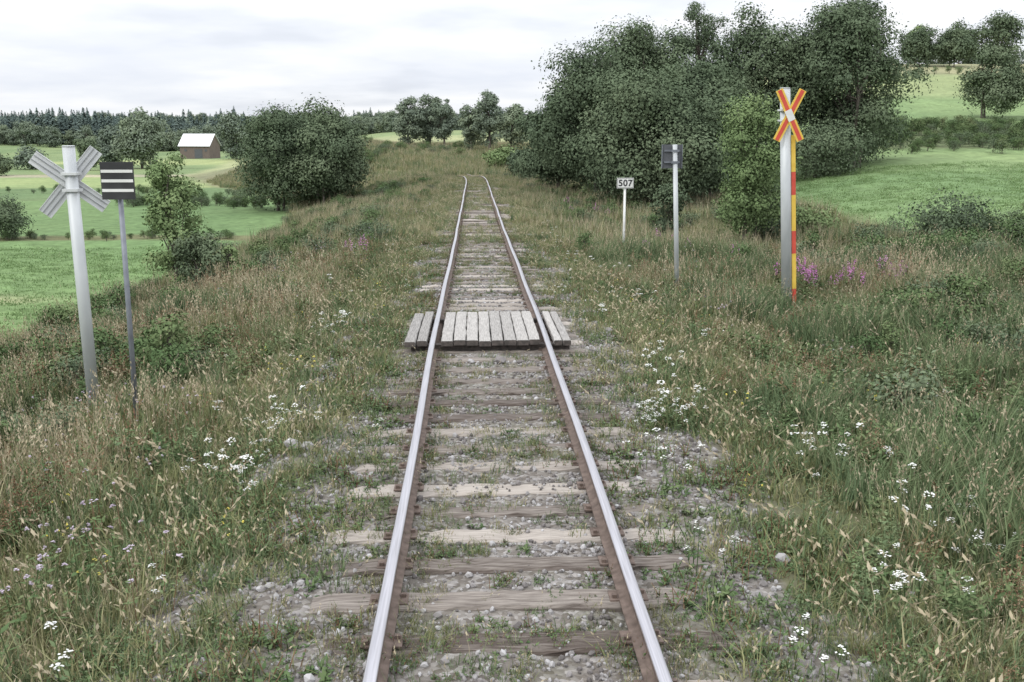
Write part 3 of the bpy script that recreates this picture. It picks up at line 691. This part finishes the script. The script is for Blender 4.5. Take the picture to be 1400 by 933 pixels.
pr=np.where(a_<1.25,.75*ss(.3,.52,nn)+.25,gravel_zone(x,y)*.9)*(np.abs(a_-.752)>.06)*off_boards(x,y)*(1-.6*ss(18,30,y))
x,y=sel(x,y,pr); n=len(x)
ysa=np.array(ysl); dmin=np.abs(y[:,None]-ysa[None,:]).min(1)
cov=ss(.55,.68,fbm(x,y,1.6,97,2))
k=(dmin>.10)|(rng.random(n)<.05+.6*cov)|(np.abs(x)>1.3); x=x[k];y=y[k];n=len(x)
rot=rng.uniform(0,6.28,(n,3)); s=rng.lognormal(math.log(.030),.38,n).clip(.012,.075)
zz_=np.maximum(ground(x,y),np.where((np.abs(y[:,None]-ysa[None,:]).min(1)<.10)&(np.abs(x)<1.25),zt(y)-.175,-99))
scatter('ballast_gravel',P_st,np.stack([x,y,zz_+s*.15],1),rot,s)
bs=np.array([(.12,12.5,.17),(-.25,12.6,.1),(.35,12.45,.09),(-1.6,12.2,.12),(1.5,12.4,.13),(-1.9,9.2,.2),(-1.75,9.1,.15),(1.75,14.6,.14),(-2.5,7.2,.14),(1.9,6.5,.12)])
scatter('large_stones',P_st,np.stack([bs[:,0],bs[:,1],ground(bs[:,0],bs[:,1])+bs[:,2]*.2],1),rng.uniform(0,.5,(len(bs),3)),bs[:,2])
# ------------------------------------------------------------------ forests
def spruce(name,h,w,seed):
    rg=np.random.default_rng(seed); V=[];T=[];r=[]
    n=26
    for i in range(n):
        f=i/n; z=h*(.08+.92*f); rad=w/2*(1-f)**.7*rg.uniform(.75,1.1)+.12
        for j in range(9):
            a=rg.uniform(0,6.28); d=np.array([math.cos(a),math.sin(a),0]); sv=np.array([-d[1],d[0],0])*rad*.3
            k=len(V); V+=[np.array([0,0,z+h*.035]),d*rad+sv+np.array([0,0,z-rad*.35]),d*rad*1.15-sv+np.array([0,0,z-rad*.35])]; T.append((k,k+1,k+2)); r+=[rg.random()]*3
    return obj(name,build(name,np.array(V),None,np.array(T),0,0,np.array(r),[M_spruce]),link=False)
P_sp=[spruce('spruce_%s'%c,15,6,300+i) for i,c in enumerate('abc')]
P_dc=[obj('broadleaf_%s'%c,tree_mesh('broadleaf',12,9,1700,.46,310+i,mat=M_leaf_far,nl=22,stems=1),link=False) for i,c in enumerate('abc')]
def frow(n,x0,x1,y0,y1,j): 
    t=rng.random(n); return x0+(x1-x0)*t+rng.normal(0,4,n), y0+(y1-y0)*t+np.abs(rng.normal(0,j,n))
def forest(name,P,rows,s0,s1):
    fx=[];fy=[];fs=[]
    for a_ in rows:
        q1,q2=frow(*a_[:6]); fx.append(q1);fy.append(q2);fs.append(np.full(len(q1),a_[6]))
    x=np.concatenate(fx);y=np.concatenate(fy);f=np.concatenate(fs); n=len(x)
    scatter(name,P,np.stack([x,y,ground(x,y)-.5],1),np.stack([np.zeros(n),np.zeros(n),rng.uniform(0,6,n)],1),rng.uniform(s0,s1,n)*f)
forest('spruce_forest',P_sp,((280,-330,-150,520,520,60,1),(180,-520,-120,700,640,60,1),(60,-150,-90,600,620,40,.9),(80,-90,120,760,760,60,.9)),.8,1.3)
forest('broadleaf_woodland',P_dc,((180,-330,-115,500,480,50,1),(50,-130,-75,450,520,30,.8),(130,-100,60,600,580,60,1.05),(70,-80,-20,480,500,40,.8),(24,70,160,235,250,12,.45),(60,120,260,235,300,20,.6),(300,-400,400,900,900,120,1)),.6,1.05)
# ------------------------------------------------------------------ world / light / camera
w=bpy.data.worlds.new('World'); scene.world=w; w.use_nodes=True
T=w.node_tree;N=T.nodes;L=T.links
for n in list(N): N.remove(n)
el,az=R(42),R(-125)
sky=N.new('ShaderNodeTexSky'); sky.sky_type='NISHITA'; sky.sun_disc=False; sky.sun_elevation=el; sky.sun_rotation=az; sky.dust_density=3
tc=N.new('ShaderNodeTexCoord'); sp=N.new('ShaderNodeSeparateXYZ'); L.new(tc.outputs['Generated'],sp.inputs[0])
zc=math_(N,L,'MAXIMUM',sp.outputs['Z'],0.0); zd=math_(N,L,'ADD',zc,.14)
cb=N.new('ShaderNodeCombineXYZ'); L.new(math_(N,L,'DIVIDE',sp.outputs['X'],zd),cb.inputs[0]); L.new(math_(N,L,'DIVIDE',sp.outputs['Y'],zd),cb.inputs[1])
no=N.new('ShaderNodeTexNoise'); no.inputs['Scale'].default_value=.5; no.inputs['Detail'].default_value=5; no.inputs['Roughness'].default_value=.55; L.new(cb.outputs[0],no.inputs['Vector'])
no2=N.new('ShaderNodeTexNoise'); no2.inputs['Scale'].default_value=1.0; no2.inputs['Detail'].default_value=5; L.new(cb.outputs[0],no2.inputs['Vector'])
mr=N.new('ShaderNodeMapRange'); mr.inputs['From Min'].default_value=.30; mr.inputs['From Max'].default_value=.46; mr.inputs['To Min'].default_value=.82; L.new(no.outputs['Fac'],mr.inputs['Value'])
rc=ramp(N,[(.36,(7.9,8.3,9.1)),(.50,(8.7,9.0,9.5)),(.62,(9.7,9.8,10.0))]); L.new(no2.outputs['Fac'],rc.inputs['Fac'])
gain=math_(N,L,'ADD',math_(N,L,'MULTIPLY',zc,1.6),1.0)
vm=N.new('ShaderNodeVectorMath'); vm.operation='SCALE'; L.new(rc.outputs['Color'],vm.inputs[0]); L.new(gain,vm.inputs['Scale'])
mx=N.new('ShaderNodeMix'); mx.data_type='RGBA'; L.new(mr.outputs[0],mx.inputs[0]); L.new(sky.outputs[0],mx.inputs[6]); L.new(vm.outputs[0],mx.inputs[7])
bg=N.new('ShaderNodeBackground'); bg.inputs['Strength'].default_value=.1; L.new(mx.outputs[2],bg.inputs['Color'])
ow=N.new('ShaderNodeOutputWorld'); L.new(bg.outputs[0],ow.inputs['Surface'])
sl=bpy.data.lights.new('sun','SUN'); sl.energy=1.2; sl.angle=R(14); sl.color=(1,.96,.90)
so=bpy.data.objects.new('sun',sl); scene.collection.objects.link(so)
v=Vector((math.cos(el)*math.sin(az),math.cos(el)*math.cos(az),math.sin(el))); so.rotation_euler=v.to_track_quat('Z','Y').to_euler()
cam=bpy.data.cameras.new('camera'); cam.lens=36; cam.sensor_width=36; cam.clip_end=8000; cam.clip_start=.05
co=bpy.data.objects.new('camera',cam); scene.collection.objects.link(co); co.location=(-.2,0,2.78); co.rotation_euler=(R(90-12.15),0,R(-2.1)); scene.camera=co
scene.view_settings.view_transform='Standard'; scene.view_settings.look='None'; scene.view_settings.exposure=0
